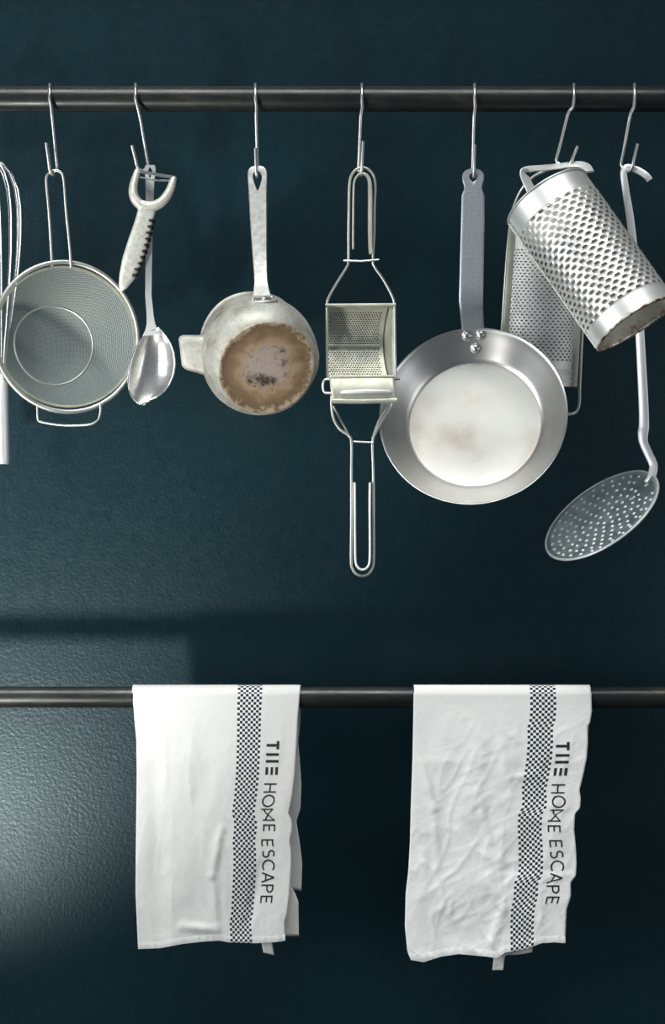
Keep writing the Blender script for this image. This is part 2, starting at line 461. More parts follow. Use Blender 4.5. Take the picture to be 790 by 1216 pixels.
# ------------------------------------------------------------------ whisk
root = thing('balloon_whisk', 'steel balloon whisk hanging upside down behind the strainer at the left edge', 'whisk', at(-8, 552, 32))
hb = at(2, 458, 58)
axis_top = at(-12, 190, 10)
for k in range(7):
    a = PI*k/7+.15
    dx, dy = math.cos(a), math.sin(a)
    P = []
    for i in range(33):
        s = i/32*2-1                                   # -1..1 one leg to the other
        q = 1-abs(s)
        yv = lerp(458, 196, min(1, q*1.0)**.9 if q < 1 else 1)
        wd = 4+29*math.sin(min(1, (q)*1.0)*PI*.5)**1.4 if q < .72 else 0
        L = 1-abs(s)                                   # 0 bottom .. 1 top
        th = L*PI/2
        rad = (3.5+30*math.sin(min(L/.75, 1)*PI/2)**1.5) if L < .75 else 33.5*math.cos((L-.75)/.25*PI/2)**.8
        zt = L/.75*.80 if L < .75 else .80+.20*math.sin((L-.75)/.25*PI/2)
        c = hb.lerp(axis_top, zt)
        sg = -1 if s < 0 else 1
        P.append(c+Vector((dx*rad*sg, dy*rad*sg*.6, 0))/1000)
    bm = bmesh.new(); tube(bm, P, 1.0, 8)
    finish('whisk_wire', bm, STEEL, root)
bm = bmesh.new()
tube(bm, [at(2.4, 452, 58), at(2.2, 457, 58), at(2, 480, 58), at(3, 545, 58), at(3, 551, 58)], [6, 8.2, 8.6, 9, 8], 24)
finish('handle', bm, BRUSHED, root)

# ------------------------------------------------------------------ mesh strainer
root = thing('mesh_strainer', 'round fine mesh strainer with wire loop handle', 'strainer', at(79, 486, -20))
c = at(79, 400, -22); n = Vector((.34, -.935, .07)).normalized(); n, e1, e2 = frame_of(n)
R = 84.5
def disc(r, h, k, seg=96): return c+n*h/1000+(e1*math.cos(2*PI*k/seg)+e2*math.sin(2*PI*k/seg))*r/1000
bm = bmesh.new(); tube(bm, [disc(R+1.5, 1, k)+e2*.002*math.sin(2*PI*k/96)*1.4 for k in range(96)], 2.7, 12, closed=True)
finish('rim', bm, WIRE, root)
bm = bmesh.new(); lathe(bm, c+e2*.0005, n, [(R-.5, 0), (R-.5, -5), (R-2.5, -6.5), (R-3, -3), (R-3, 0), (R-.5, 0)], 96)
finish('rim_band', bm, TIN, root)
bm = bmesh.new(); uvl = bm.loops.layers.uv.new('UVMap')
def bowl(x, y):
    r = min(1, math.hypot(x, y)); dep = 64*(1-r**2.6)
    sh = 1-r
    return c+(e1*x+e2*y)*(R-2)/1000-n*(3+dep)/1000-e1*.006*dep/64-e2*.003*dep/64
N = 72; grid = {}; uvs = {}
for i in range(N+1):
    for j in range(N+1):
        x, y = i/N*2-1, j/N*2-1
        X, Y = x*math.sqrt(1-y*y/2), y*math.sqrt(1-x*x/2)
        vv = bm.verts.new(bowl(X, Y)); grid[i, j] = vv; uvs[vv] = (X*R/1.25, Y*R/1.25)
for i in range(N):
    for j in range(N):
        f = bm.faces.new((grid[i, j], grid[i+1, j], grid[i+1, j+1], grid[i, j+1]))
        for l in f.loops: l[uvl].uv = uvs[l.vert]
finish('mesh_bowl', bm, MESH, root, angle=180)
bm = bmesh.new(); rr_ = 47.5; hq = 64*(1-(rr_/(R-2))**2.6); hh = -(3+hq)+.5
cc = 0
P = [c+n*hh/1000-(e1*.006+e2*.003)*hq/64+(e1*math.cos(2*PI*k/80)+e2*math.sin(2*PI*k/80))*(rr_+.5*math.sin(3*2*PI*k/80))/1000 for k in range(80)]
tube(bm, P, 1.1, 8, closed=True)
finish('reinforcing_ring', bm, WIRE, root)
P = [at(62, 318, -20), at(60.5, 290, -20.5), at(58, 250, -21), at(55, 214, -21.5), at(58, 206, -21.5), at(64, 202.5, -21.5), at(71, 204, -21.5), at(75.5, 212, -21.5), at(78.5, 250, -21), at(82.5, 290, -20.5), at(84.5, 318, -20)]
bm = bmesh.new(); tube(bm, catmull(P, 5), 1.7, 10)
finish('wire_handle', bm, WIRE, root)
P = [at(44, 480, -23), at(44.5, 487, -23), at(45, 497, -23), at(49, 501, -23), at(75, 505, -23), at(104, 504.5, -23), at(115, 500, -23), at(118, 495, -23), at(119.5, 487, -23), at(119, 480, -23)]
bm = bmesh.new(); tube(bm, catmull(P, 4), 1.4, 10)
finish('resting_hook', bm, WIRE, root)

# ------------------------------------------------------------------ spoon
root = thing('serving_spoon', 'polished steel serving spoon hanging behind the peeler', 'spoon', at(172, 478, -20))
bm = bmesh.new()
st = []
tab = [(196, 5.2, 0), (198, 6.2, 0), (201, 6.6, 1.6), (204, 6.4, 2.6), (208, 6, 1.8), (212, 5.6, 0), (250, 4.2, 0), (300, 3.9, 0), (350, 3.8, 0), (375, 4.2, 0), (385, 5.2, 0), (392, 7.5, 0), (398, 11, 0)]
for y, W, H in tab:
    x = prof([(196, 178.5), (300, 177), (350, 176.3), (398, 180.5)], y); d = prof([(196, -20), (300, -15), (370, -12), (398, -14)], y)
    st.append((at(x, y, d), W, H, 1.2))
slotted(bm, st, (1, .12, 0))
finish('spoon_handle', bm, BRUSHED, root)
A, B = Vector((181.5, 391)), Vector((176.5, 479))
hw = [(0, 6), (.05, 11), (.12, 16), (.22, 21.5), (.35, 26), (.5, 28.3), (.65, 28), (.78, 25), (.88, 20), (.95, 13.5), (.985, 7.5), (1, 1)]
def bowlf(u, v):
    wv = prof(hw, v); cx, cy = lerp(A.x, B.x, v)+2.0*math.sin(PI*v)-5*v*v+2*v, lerp(A.y, B.y, v)
    dep = 15*(1-abs(u)**2.2)*math.sin(PI*min(1, max(0, v))**.9)**.8
    return at(cx+u*wv, cy+u*(-3), -15-4*math.sin(PI*v)+dep)
bm = bmesh.new(); sheet(bm, bowlf, -1, 1, 0, 1, 24, 48)
o = finish('spoon_bowl', bm, STEEL, root, angle=180); solid(o, 1.2); m = o.modifiers.new('s', 'SMOOTH'); m.iterations = 2

# ------------------------------------------------------------------ peeler
def remeshed(name, bm, matl, parent, vox=.0009, sm=6):
    me = bpy.data.meshes.new('tmp'); bm.to_mesh(me); bm.free()
    o = bpy.data.objects.new('tmp', me); C.objects.link(o)
    r = o.modifiers.new('r', 'REMESH'); r.mode = 'VOXEL'; r.voxel_size = vox; r.use_smooth_shade = True
    s = o.modifiers.new('s', 'SMOOTH'); s.iterations = sm; s.factor = .6
    dg = bpy.context.evaluated_depsgraph_get(); dg.update()
    m2 = bpy.data.meshes.new_from_object(o.evaluated_get(dg)); bpy.data.objects.remove(o)
    m2.name = name; m2.materials.clear(); m2.materials.append(matl)
    m2.polygons.foreach_set('use_smooth', [True]*len(m2.polygons))
    q = bpy.data.objects.new(name, m2); C.objects.link(q); put(q, parent)
    return q
D = -34
root = thing('vegetable_peeler', 'grey cast metal Y shaped vegetable peeler', 'peeler', at(143, 347, D))
bm = bmesh.new()
P = catmull([at(164, 201, D+9), at(160.5, 212, D+6), at(158, 226, D+2), at(161, 237, D), at(170, 245, D), at(182, 245, D), at(193, 239, D), (at(201, 228, D+2)), at(205, 217, D+4), at(207, 210, D+6)], 5)
m_ = len(P)
tube(bm, P, [3.2+3.0*math.sin(PI*i/(m_-1))**.8 for i in range(m_)], 14)
P = [at(177, 240, D), at(174, 252, D), at(170.5, 266, D), at(164, 288, D), at(157, 310, D), at(151, 328, D), at(146, 340, D), at(143.5, 346, D)]
bar(bm, P, [10, 10.5, 10.8, 12, 12, 9.5, 5.5, 2], [5, 5.5, 6, 6.5, 6.5, 5, 3.5, 1.5], (1, 0, .3), 24, 3)
remeshed('peeler_body', bm, ALU, root)
bm = bmesh.new()
a0, a1 = at(166, 203.5, D+5), at(208.5, 211, D+4)
for du, rr in ((0, 2.0), (7, 1.0)):
    bar(bm, [a0+Vector((0, 0, -du/1000)), (a0+a1)/2+Vector((0, 0, -du/1000-.0003)), a1+Vector((0, 0, -du/1000*.55))], rr, 1.6, (0, 0, 1), 8, 4)
finish('blade', bm, STEEL, root)
for i, (x, y) in enumerate(((166, 203.5), (208, 210.5))):
    bm = bmesh.new(); ball(bm, at(x, y-1, D+4), 3.6, (1, 0, 0), 1.1); finish('blade_pivot', bm, ALU, root)
for i in range(10):
    t_ = i/9; x, y = lerp(179.8, 160.5, t_)+1.6*math.sin(PI*t_), lerp(262, 327, t_)
    bm = bmesh.new(); p = at(x+1.0, y, D-1.5)
    bar(bm, [p+Vector((-.004, -.0035, 0)), p+Vector((-.0005, -.0025, -.0005)), p+Vector((.0012, .001, -.0008)), p+Vector((.0012, .006, -.0008))], [1.2, 2.3, 3.0, 3.2], [1, 1.6, 2, 2], (.3, 0, 1), 8, 3)
    finish('grip_ridge', bm, DARKTOOTH, root)

# ------------------------------------------------------------------ saucepan
root = thing('aluminium_saucepan', 'battered aluminium saucepan hanging with its scorched base facing out', 'saucepan', at(310, 492, -40))
ax = Vector((.25, -.868, -.43)).normalized()
bc = at(307, 420.5, -25)                                  # centre of the widest ring
r0 = -44
pr = [(57, r0), (60, r0-1), (61.5, r0+1), (60, r0+3), (60.5, r0+8), (64, -22), (66.5, -8), (67.5, 4), (67, 15), (65, 26), (61.5, 35), (57.5, 41), (55, 43.2), (54, 44)]
inner = [(52.5, 41), (57, 37), (62.5, 24), (65, 8), (64, -8), (61, -24), (58, r0+6), (57, r0)]
pr = [(r*1.022, h*1.02) for r, h in pr]
bm = bmesh.new(); lathe(bm, bc, ax, pr+[(53, 44.9)], 120)
lathe(bm, bc, ax, [(0, 41)]+inner, 120)
for v in bm.verts:                                      # dents of long use
    v.co += ax*noise.noise(v.co*14)*.0012+(v.co-bc).normalized()*noise.noise(v.co*22)*.0016
finish('pan_body', bm, POT, root, doubles=1e-6)
bb = bc+ax*.0452
bm = bmesh.new(); lathe(bm, Vector((0, 0, 0)), ax, [(0, .6), (12, .5), (24, .3), (36, .2), (46, 0), (52, .3), (54, 1.2), (55.8, .9), (56.8, -.8), (56.2, -2.5)], 120)
for v in bm.verts: v.co += ax*noise.noise((v.co+bb)*40)*.0007
o = finish('pan_base', bm, POTBASE); o.location = bb; o.parent = root; o.matrix_parent_inverse = Matrix.Translation(-root.location)
# handle with teardrop opening
bm = bmesh.new(); st = []
tab = [(197.6, 3, 0, 3), (199, 7.5, 0, 4), (201, 9.8, 0, 4.6), (203.5, 11, .0, 4.8), (205.3, 11.4, 2.2, 5), (208, 11.5, 4.6, 5), (212, 11.4, 5.2, 5), (218, 11.2, 3.6, 5), (225, 11, 1.2, 5), (228, 10.8, 0, 5), (260, 10, 0, 4.6), (300, 8.6, 0, 4.4), (325, 7.8, 0, 4.5), (338, 8, 0, 4.6), (348, 9.5, 0, 4.8), (354, 11, 0, 4)]
for y, W, H, T in tab:
    x = prof([(197, 305.6), (260, 307.2), (300, 308.5), (354, 311)], y); d = prof([(197, -21), (300, -36), (335, -47), (346, -57), (354, -66)], y)
    st.append((at(x, y, d), W, H, T))
slotted(bm, st, (1, 0, 0), 6)
h = finish('saucepan_handle', bm, POTHAND, root)
bm = bmesh.new()
_, p1, nn = frame_of(ax); p2 = -ax
pc = bc+nn*.0690+ax*.004+p1*.005
vs = []
def onpan(x, y, h): return pc+p1*x/1000+p2*y/1000+nn*(h-x*x/140.0)/1000
for sc, ofs in ((1.0, -3), (1.0, 1.4), (.88, 2.8)):
    vs.append([onpan(18*sc*math.cos(2*PI*k/32), 14*sc*math.sin(2*PI*k/32), ofs) for k in range(32)])
loft(bm, vs)
finish('mounting_plate', bm, POTHAND, root)
for sx, sy in ((-10.5, -3), (10.5, -3), (0, -9)):
    bm = bmesh.new(); ball(bm, onpan(sx, sy, 3), 3.4, nn, .8); finish('rivet', bm, STEEL, root)
# pouring spout at the left
bm = bmesh.new(); rings = []
for (x, y, hx, hz, d) in ((258, 425, 21, 25, -26), (243, 422.5, 18, 24.5, -28), (230, 420, 15, 22.5, -30), (220, 418.5, 13, 21, -31), (216, 418, 12, 19, -31), (214, 418, 9, 15.5, -31)):
    ring = []
    for k in range(28):
        a = 2*PI*k/28; cx, sn = math.cos(a), math.sin(a)
        X = math.copysign(abs(cx)**.45, cx)*hx; Z = math.copysign(abs(sn)**.45, sn)*hz
        ring.append(at(x+Z*-.12, y-Z, d+X))
    rings.append(ring)
loft(bm, rings)
for v in bm.verts: v.co += Vector((0, 0, 1))*noise.noise(v.co*40)*.001
o = finish('pouring_spout', bm, POT, root, angle=60)

# ------------------------------------------------------------------ rotary grater with two handles
root = thing('drum_grater', 'tinned hand grater with long wire handles above and below and a hinged presser flap', 'grater', at(430, 684, -30))
def dz(y): return prof([(199, -21), (309, -22), (362, -24), (450, -30), (525, -33), (684, -30)], y)
def A2(x, y, o=0): return at(x, y, dz(y)+o)
P = [A2(389, 452), A2(388.5, 420), A2(388.5, 385), A2(388.5, 362), A2(391, 352), A2(402, 333), A2(412, 317), A2(414, 308), A2(414, 280), A2(414.5, 245), A2(415, 222), A2(417, 209), A2(423, 201.5), A2(430.5, 199), A2(438, 201.5), A2(444, 209), A2(446, 222), A2(445, 245), A2(444.5, 280), A2(443, 308), A2(445, 317), A2(456, 333), A2(466, 352), A2(468.5, 362), A2(469, 385), A2(469.5, 420), A2(470, 452)]
bm = bmesh.new(); tube(bm, catmull(P, 4), 1.7, 10); finish('upper_wire_frame', bm, WIRE, root)
P = [A2(419.5, 296, 0), A2(419.5, 270, 0), A2(420, 230, 0), A2(421, 216, 0), A2(425, 209), A2(430.5, 206.5), A2(436, 209), A2(439, 216), A2(439.8, 230), A2(439.8, 270), A2(440.2, 292), A2(441, 302)]
bm = bmesh.new(); Q = catmull(P, 4); m_ = len(Q)
bar(bm, Q, [6]*m_, [1.3+1.5*max(0, min(1, (i/m_-.45)*4)) for i in range(m_)], (0, 1, 0), 12, 4)
finish('upper_grip_liner', bm, TIN, root)
bm = bmesh.new(); tube(bm, [A2(408, 309.5, -2), A2(429, 310.3, -3), A2(450, 308.5, -2)], 1.3, 8); finish('crossbar', bm, WIRE, root)
bm = bmesh.new(); bar(bm, [A2(386.5, 363, 0), A2(428, 362.6, 0), A2(470, 362.4, 0)], 2.3, 4, (0, 0, 1), 14, 3); finish('top_edge', bm, TIN, root)
def drum(u, v):
    a = math.sin(PI*(.06+.88*v)); x = lerp(389.5, 463, u)-7.5*a*lerp(.35, 1, u); y = lerp(365, 449, v)
    return A2(x, y, 4+27*a)
def drumn(u, v):
    p = drum(u, v); q = (drum(u+.01, v)-p).cross(drum(u, v+.01)-p).normalized()
    if q.y > 0: q = -q
    return p, q
bm = bmesh.new()
sheet(bm, lambda u, v: drum(u, v), 0, 1, 0, .06, 20, 2); sheet(bm, drum, .03, .92, .52, .59, 20, 2)
perforated(bm, drumn, .03, .92, .06, .52, 21, 15, .58, .25); perforated(bm, drumn, .03, .92, .59, .96, 21, 12, .58, .25)
sheet(bm, drum, 0, .03, .06, 1, 1, 30); sheet(bm, drum, .92, 1, .06, 1, 2, 30)
o = finish('grating_drum', bm, TIN, root, angle=180)
bm = bmesh.new(); sheet(bm, lambda u, v: (drum(1, v).lerp(A2(468, lerp(365, 449, v), 2), u)), 0, 1, 0, 1, 4, 30)
o = finish('side_plate', bm, TIN, root, angle=180); solid(o, .5)
bm = bmesh.new(); tube(bm, [drum(1, i/24)+Vector((0, -.0012, 0)) for i in range(25)], .9, 6); finish('drum_seam', bm, SEAM, root)
bm = bmesh.new(); bar(bm, [drum(i/12*.93, .555)+Vector((0, -.0012, 0)) for i in range(13)], 2.4, .9, (0, 0, 1), 10, 3); finish('cross_rib', bm, WIRE, root)
# presser flap
def flap(u, v):
    y = lerp(446.5, 478, v)+.3*math.sin(3*u); x = lerp(391, 468.5, u)+3.5*v
    return A2(x, y, -8-7*math.sin(PI*v*.8))
bm = bmesh.new(); sheet(bm, flap, 0, 1, 0, 1, 20, 12)
o = finish('presser_flap', bm, TIN, root, angle=180); solid(o, 1)
bm = bmesh.new(); bar(bm, [A2(405, 466, -16), A2(408, 465.5, -17.5), A2(435, 465, -17.8), A2(462, 465, -17.5), A2(465, 465.5, -16)], [1, 2.4, 2.6, 2.4, 1], 1.6, (0, 0, 1), 12, 2.4)
finish('pressed_rib', bm, TIN2, root)
bm = bmesh.new(); bar(bm, [A2(394.5, 476.3, -13), A2(432, 476.5, -13), A2(471.5, 475.5, -13)], 3.1, 3.2, (0, 0, 1), 14, 2.4); finish('rolled_lip', bm, TIN, root)
bm = bmesh.new(); bar(bm, [A2(391, 448, -9), A2(430, 447, -9), A2(468, 447, -9)], 1.6, 2, (0, 0, 1), 12, 2.4); finish('flap_hinge', bm, TIN, root)
P = [A2(392, 450.5, -8), A2(386, 451, -8), A2(383.8, 455, -8), A2(383.8, 462, -8), A2(386.5, 466.5, -8), A2(393, 467, -8)]
bm = bmesh.new(); tube(bm, catmull(P, 4), 1.6, 8); finish('hinge_loop', bm, WIRE, root)
bm = bmesh.new(); tube(bm, [A2(466, 450.5, -6), A2(475, 450.3, -6)], .9, 8); finish('hinge_pin', bm, RAIL, root)
# lower handle
P = [A2(394, 470, -4), A2(394, 484, -4), A2(397, 499, -3), A2(404, 510, -2), A2(414, 517, -1), A2(417.5, 526, 0), A2(417.5, 560), A2(417.5, 620), A2(417, 665), A2(419, 676), A2(424, 682), A2(430.5, 684), A2(437, 682), A2(442, 676), A2(444, 665), A2(444, 620), A2(443.5, 560), A2(442.5, 526), A2(446, 514), A2(455, 497), A2(465, 482), A2(466, 472, -4)]
bm = bmesh.new(); tube(bm, catmull(P, 4), 1.8, 10); finish('lower_wire_frame', bm, WIRE, root)
bm = bmesh.new(); tube(bm, [A2(396, 482, 2), A2(404, 498, 3), A2(417, 521, 1)], 1.3, 8); finish('brace_wire', bm, WIRE, root)
bm = bmesh.new(); tube(bm, [A2(462, 482, 3), A2(450, 500, 3), A2(442.5, 521, 1)], 1.9, 8); finish('brace_wire', bm, WIRE, root)
P = [A2(421.3, 573), A2(421.5, 600), A2(421.8, 650), A2(422.5, 668), A2(426, 674.5), A2(430.5, 676.5), A2(435.5, 674.5), A2(438.8, 668), A2(439.5, 650), A2(439.2, 600), A2(439.5, 573)]
bm = bmesh.new(); bar(bm, catmull(P, 4), 6, 1.5, (0, 1, 0), 12, 4); finish('lower_grip_liner', bm, TIN2, root)
bm = bmesh.new(); tube(bm, [A2(420, 524.5, -2.5), A2(443, 525.7, -2.5)], 1.2, 8); finish('crossbar', bm, WIRE, root)

# ------------------------------------------------------------------ frying pan
root = thing('frying_pan', 'round carbon steel frying pan facing out on a grey flat handle', 'frying pan', at(561, 594, -40))
pn = Vector((-.16, -.93, .31)).normalized(); rc = at(561.5, 492.5, -40)
RR = 108.5; BR = 77.5; DP = 30
wall = [(RR, 0), (RR-1.5, -2), (RR-8, -8), (RR-17, -18), (RR-25, -25.5), (BR+2.5, -DP+1.0), (BR, -DP+.1)]
bm = bmesh.new()
lathe(bm, rc, pn, wall+[(BR-.2, -DP)], 160)
lathe(bm, rc, pn, [(RR, 0), (RR+1.6, .6), (RR+2, -.8), (RR+.6, -3), (RR-6, -10), (RR-15, -20), (RR-23, -28), (BR+2, -DP-2), (0, -DP-2)], 160)
finish('pan_shell', bm, PANM, root, doubles=1e-6)
bm = bmesh.new(); lathe(bm, rc, pn, [(0, -DP+.25), (40, -DP+.2), (BR-2, -DP+.15), (BR+.4, -DP+.6)], 160)
finish('pan_floor', bm, PANFLOOR, root)
n_, f1_, f2_ = frame_of(pn)
for (x, y) in ((-5.0, 101.5), (11.5, 101.5), (4, 89.5)):
    h_ = -(RR-math.hypot(x, y))*.95
    wn = (pn*.7-(f1_*x+f2_*y).normalized()*.71).normalized()
    bm = bmesh.new(); ball(bm, rc+(f1_*x+f2_*y)/1000+pn*(h_+1.6)/1000, 6, wn, .62, 20); finish('rivet', bm, STEEL, root)
bm = bmesh.new(); st = []
tab = [(200.6, 2.5, 0), (201.5, 7, 0), (203.5, 10.3, 0), (206, 12, 1.2), (207.5, 12.6, 3.2), (210.5, 13, 4.4), (213.5, 12.6, 3.2), (215, 12.3, 1.2), (217, 11.8, 0), (221, 10.6, 0), (225, 10.6, 0), (229, 12.3, 0), (233, 13.4, 0), (260, 13.7, 0), (300, 13.9, 0), (340, 14, 0), (358, 14, 0), (368, 13.7, 0), (376, 13.5, 0), (392, 13.3, 0), (402, 13, 0), (412, 11, 0)]
for y, W, H in tab:
    x = prof([(200, 562.2), (260, 561.8), (360, 559.6), (392, 562), (412, 562)], y)
    d = prof([(200, -20.5), (300, -26), (355, -29), (362, -28), (372, -21), (385, -9), (412, 14)], y)
    st.append((at(x, y, d), W, H, 1.5))
slotted(bm, st, (1, 0, 0), 6)
finish('pan_handle', bm, PANHAND, root)

# ------------------------------------------------------------------ curved grater in a wire frame (rear)
root = thing('framed_grater', 'tin grater with fine holes in a long wire frame, behind the frying pan', 'grater', at(680, 492, -8))
def G(x, y, d): return at(x, y, prof([(200, -14.5), (215, -6), (262, 14), (490, 30)], y)+d)
# local frame: x across, y down, tilted
def L(a, s, d=0):
    x = 652+a*.996-(s-265)*.068; y = s+a*.03
    return G(x, y, d)
P = [L(-47, 470), L(-47, 430), L(-47, 380), L(-47, 300), L(-45, 260), L(-42, 243), L(-35, 226), L(-24, 212), L(-8, 203), L(8, 199), L(26, 203), L(38, 214), L(44, 230), L(47, 262), L(48, 330), L(49, 400), L(50, 454), L(51, 476), L(49, 486), L(44, 490), L(30, 491), L(0, 492), L(-30, 491), L(-43, 488), L(-47, 470)]
bm = bmesh.new(); tube(bm, catmull(P[:-1], 4, closed=True), 1.9, 10, closed=True); finish('wire_frame', bm, WIRE, root)
def gs(u, v):
    a = (u-.5)*PI*.86; return L(42*math.sin(a)/math.sin(.43*PI), lerp(266, 458, v), -19*(math.cos(a)-math.cos(.43*PI)))
def gsn(u, v):
    p = gs(u, v); q = (gs(u+.01, v)-p).cross(gs(u, v+.01)-p).normalized()
    if q.y > 0: q = -q
    return p, q
bm = bmesh.new()
sheet(bm, gs, 0, 1, 0, .155, 30, 3); sheet(bm, gs, 0, 1, .845, .89, 30, 2)
perforated(bm, gsn, 0.02, .98, .155, .845, 17, 38, .46, .35)
finish('grating_sheet', bm, TIN2, root, angle=180)
for s in (.02, .905, .935, .965):
    bm = bmesh.new(); bar(bm, [gs(i/24, s) for i in range(25)], 2.1 if s > .5 else 1.2, 1.0, (0, 0, 1), 10, 2.2); finish('rolled_band', bm, TIN2, root)
bm = bmesh.new(); sheet(bm, gs, 0, 1, .89, 1, 30, 2); finish('end_band', bm, TIN2, root)
for s in (-1, 1):
    bm = bmesh.new(); bar(bm, [L(s*41.5, 266, -2), L(s*41.7, 360, -2), L(s*42, 458, -2)], 5, 2.6, (1, 0, 0), 14, 3); finish('side_channel', bm, TIN, root)

# ------------------------------------------------------------------ half-round grater with strap handle (front)
AX = Vector((96, 157)).normalized(); PX = Vector((157, -96)).normalized()
GC = at(757, 388, -122)
root = thing('cylinder_grater', 'large tilted tin grater with coarse raised holes and a rusty lower edge', 'grater', GC)
axis = Vector((-AX.x, .35, AX.y)).normalized()               # pointing up the grater, top leaning back
e1 = Vector((PX.x, 0, -PX.y)); e1 = (e1-axis*e1.dot(axis)).normalized(); e2 = e1.cross(axis)
if e2.y > 0: e2 = -e2
RX, RD, LEN = 51.5, 52, 190
def cyl(u, v, off=0):
    a = PI*(1-u)
    tap = lerp(1.0, 1.02, v)
    return (e1*math.cos(a)*(RX*tap+off)+e2*math.sin(a)*(RD*tap+off)*.92+axis*v*LEN)/1000
def cyln(u, v):
    p = cyl(u, v); q = (cyl(u+.01, v)-p).cross(cyl(u, v+.01)-p).normalized()
    if q.dot(e2*math.sin(PI*(1-u))+e1*math.cos(PI*(1-u))) < 0: q = -q
    return p, q
def local(name, bm, m, angle=60):
    o = finish(name, bm, m, angle=angle); o.parent = root        # built in the root's own frame
    # turn mesh so that object z runs up the grater (rust sits by the lower end)
    M3 = Matrix((e1, -e2, axis)).transposed().to_4x4()
    o.data.transform(M3.inverted()); o.matrix_local = M3
    return o
bm = bmesh.new()
sheet(bm, cyl, 0, 1, 0, .11, 40, 4); sheet(bm, cyl, 0, 1, .87, 1, 40, 4)
def skp(u, v): return v < .20 and abs(u-.5) < .0
perforated(bm, cyln, 0, 1, .11, .87, 14, 24, .60, .75, jit=.03)
local('grating_shell', bm, GRAT, 180)
def back(u, v): a = PI*u; return (e1*math.cos(a)*RX-e2*math.sin(a)*16+axis*v*LEN)/1000
bm = bmesh.new(); sheet(bm, back, 0, 1, 0, 1, 24, 20)
o = local('back_plate', bm, INNER)
for v, r_ in ((1.0, 1.6), (0.0, 1.5)):
    bm = bmesh.new()
    pts = [cyl(i/40, v) for i in range(41)]+[back(i/20, v) for i in range(1, 20)]
    tube(bm, pts, r_, 8, closed=True); local('rolled_rim', bm, RIMRUST)
for u in (0, 1):
    bm = bmesh.new(); tube(bm, [cyl(u, i/10) for i in range(11)], 1.3, 8); local('side_seam', bm, RIMRUST)
P = [at(640, 243, -56), at(634, 232, -56), at(626, 216, -52), at(622.5, 207, -48), at(625, 202.5, -43), at(632, 200.5, -37), at(645, 199.5, -31), at(660, 198, -26), at(674, 196, -25), at(688, 195, -30), at(696, 198, -38), at(700, 204, -48)]
bm = bmesh.new(); Q = catmull(P, 5); m_ = len(Q)
sd = [Vector((.85, .35, -.35)).lerp(Vector((.05, .75, .6)), max(0, min(1, (i/m_-.22)/.14))) for i in range(m_)]
bar(bm, Q, [8.5-2.5*min(1, i/m_*3) for i in range(m_)], 1.2, sd, 12, 4)
finish('strap_handle', bm, TIN2, root)

# ------------------------------------------------------------------ skimmer
root = thing('skimmer', 'metal skimmer with a round perforated disc on a long flat handle', 'skimmer', at(714, 660, -30))
P = [at(772, 214, -24), at(768, 209, -24), at(760, 203.5, -22), at(752, 200, -20), at(745, 198.8, -19), at(741.5, 202, -19), at(741, 209, -19), at(744, 230, -18), at(749, 262, -18), at(754, 310, -17), at(759, 375, -17), at(762, 430, -18), at(764.5, 480, -19), at(765, 505, -20), at(763.8, 515, -21), at(764.5, 525, -22), at(770, 538, -24), at(775.5, 550, -26), at(776, 558, -28), at(773, 568, -30), at(769, 574, -32)]
Q = catmull(P, 5); m_ = len(Q)
wsl = [3.6 if i < .42*m_ else 4.6+1.6*math.sin(PI*min(1, (i/m_-.42)/.38)) for i in range(m_)]
sd = [Vector((.75, .55, 0)) if i > .34*m_ else Vector((.25, .9, .3)) for i in range(m_)]
bm = bmesh.new(); tube(bm, Q, [4.0 if i < .3*m_ else prof([(.3, 4), (.5, 5.2), (.68, 6.4), (.75, 5.2), (1, 5)], i/m_) for i in range(m_)], 14, ratio=.35, up=(.35, 1, .0))
finish('skimmer_handle', bm, BRUSHED, root)
dc = at(714.5, 611.5, -30)
mj = Vector((.815, -.12, .58)).normalized(); mnv = Vector((-.575, 0, .815))
nrm = (Vector((0, -1, 0))*.37+mnv*.93).normalized(); nrm = (nrm-mj*nrm.dot(mj)).normalized(); q2 = mj.cross(nrm)
SR = 76
def dish(a, r): dep = 7*(1-(r/SR)**2); return dc+(mj*math.cos(a)*r+q2*math.sin(a)*r-nrm*dep)/1000
bm = bmesh.new(); c0 = bm.verts.new(dish(0, 0)); prev = None
for i in range(1, 13):
    ring = [bm.verts.new(dish(2*PI*k/72, SR*i/12)) for k in range(72)]
    for k in range(72):
        j = (k+1) % 72
        if prev is None: bm.faces.new((c0, ring[k], ring[j]))
        else: bm.faces.new((prev[k], prev[j], ring[j], ring[k]))
    prev = ring
o = finish('disc', bm, SKIM, root, angle=180); solid(o, 1.1)
bm = bmesh.new(); tube(bm, [dish(2*PI*k/80, SR) for k in range(80)], 1.4, 8, closed=True); finish('disc_rim', bm, BRUSHED, root)
bm = bmesh.new()
for rg, cnt in ((9, 5), (19, 10), (29, 15), (39, 20), (49, 25), (59, 30), (68, 30)):
    for k in range(cnt):
        a = 2*PI*(k+.5*(cnt % 2))/cnt+random.uniform(-.03, .03)
        if rg in (59, 68) and abs((a+PI) % (2*PI)-PI) < .32: continue
        p = dish(a, rg); p2 = p+nrm*.0006
        tt = [p2+(mj*math.cos(b_)+q2*math.sin(b_))*1.7/1000 for b_ in [2*PI*z/8 for z in range(8)]]
        tube(bm, tt, .6, 5, closed=True)
        ball(bm, p2+nrm*.0001, 1.4, nrm, .35, 8)
o = finish('punched_holes', bm, DOT, root); o['kind'] = 'stuff'
for rg, a in ((63, -.02), (42, .03)):
    bm = bmesh.new(); p = dish(a, rg)+nrm*.001
    ball(bm, p, 3.6, nrm, .4, 14); finish('rivet', bm, SKIM, root)

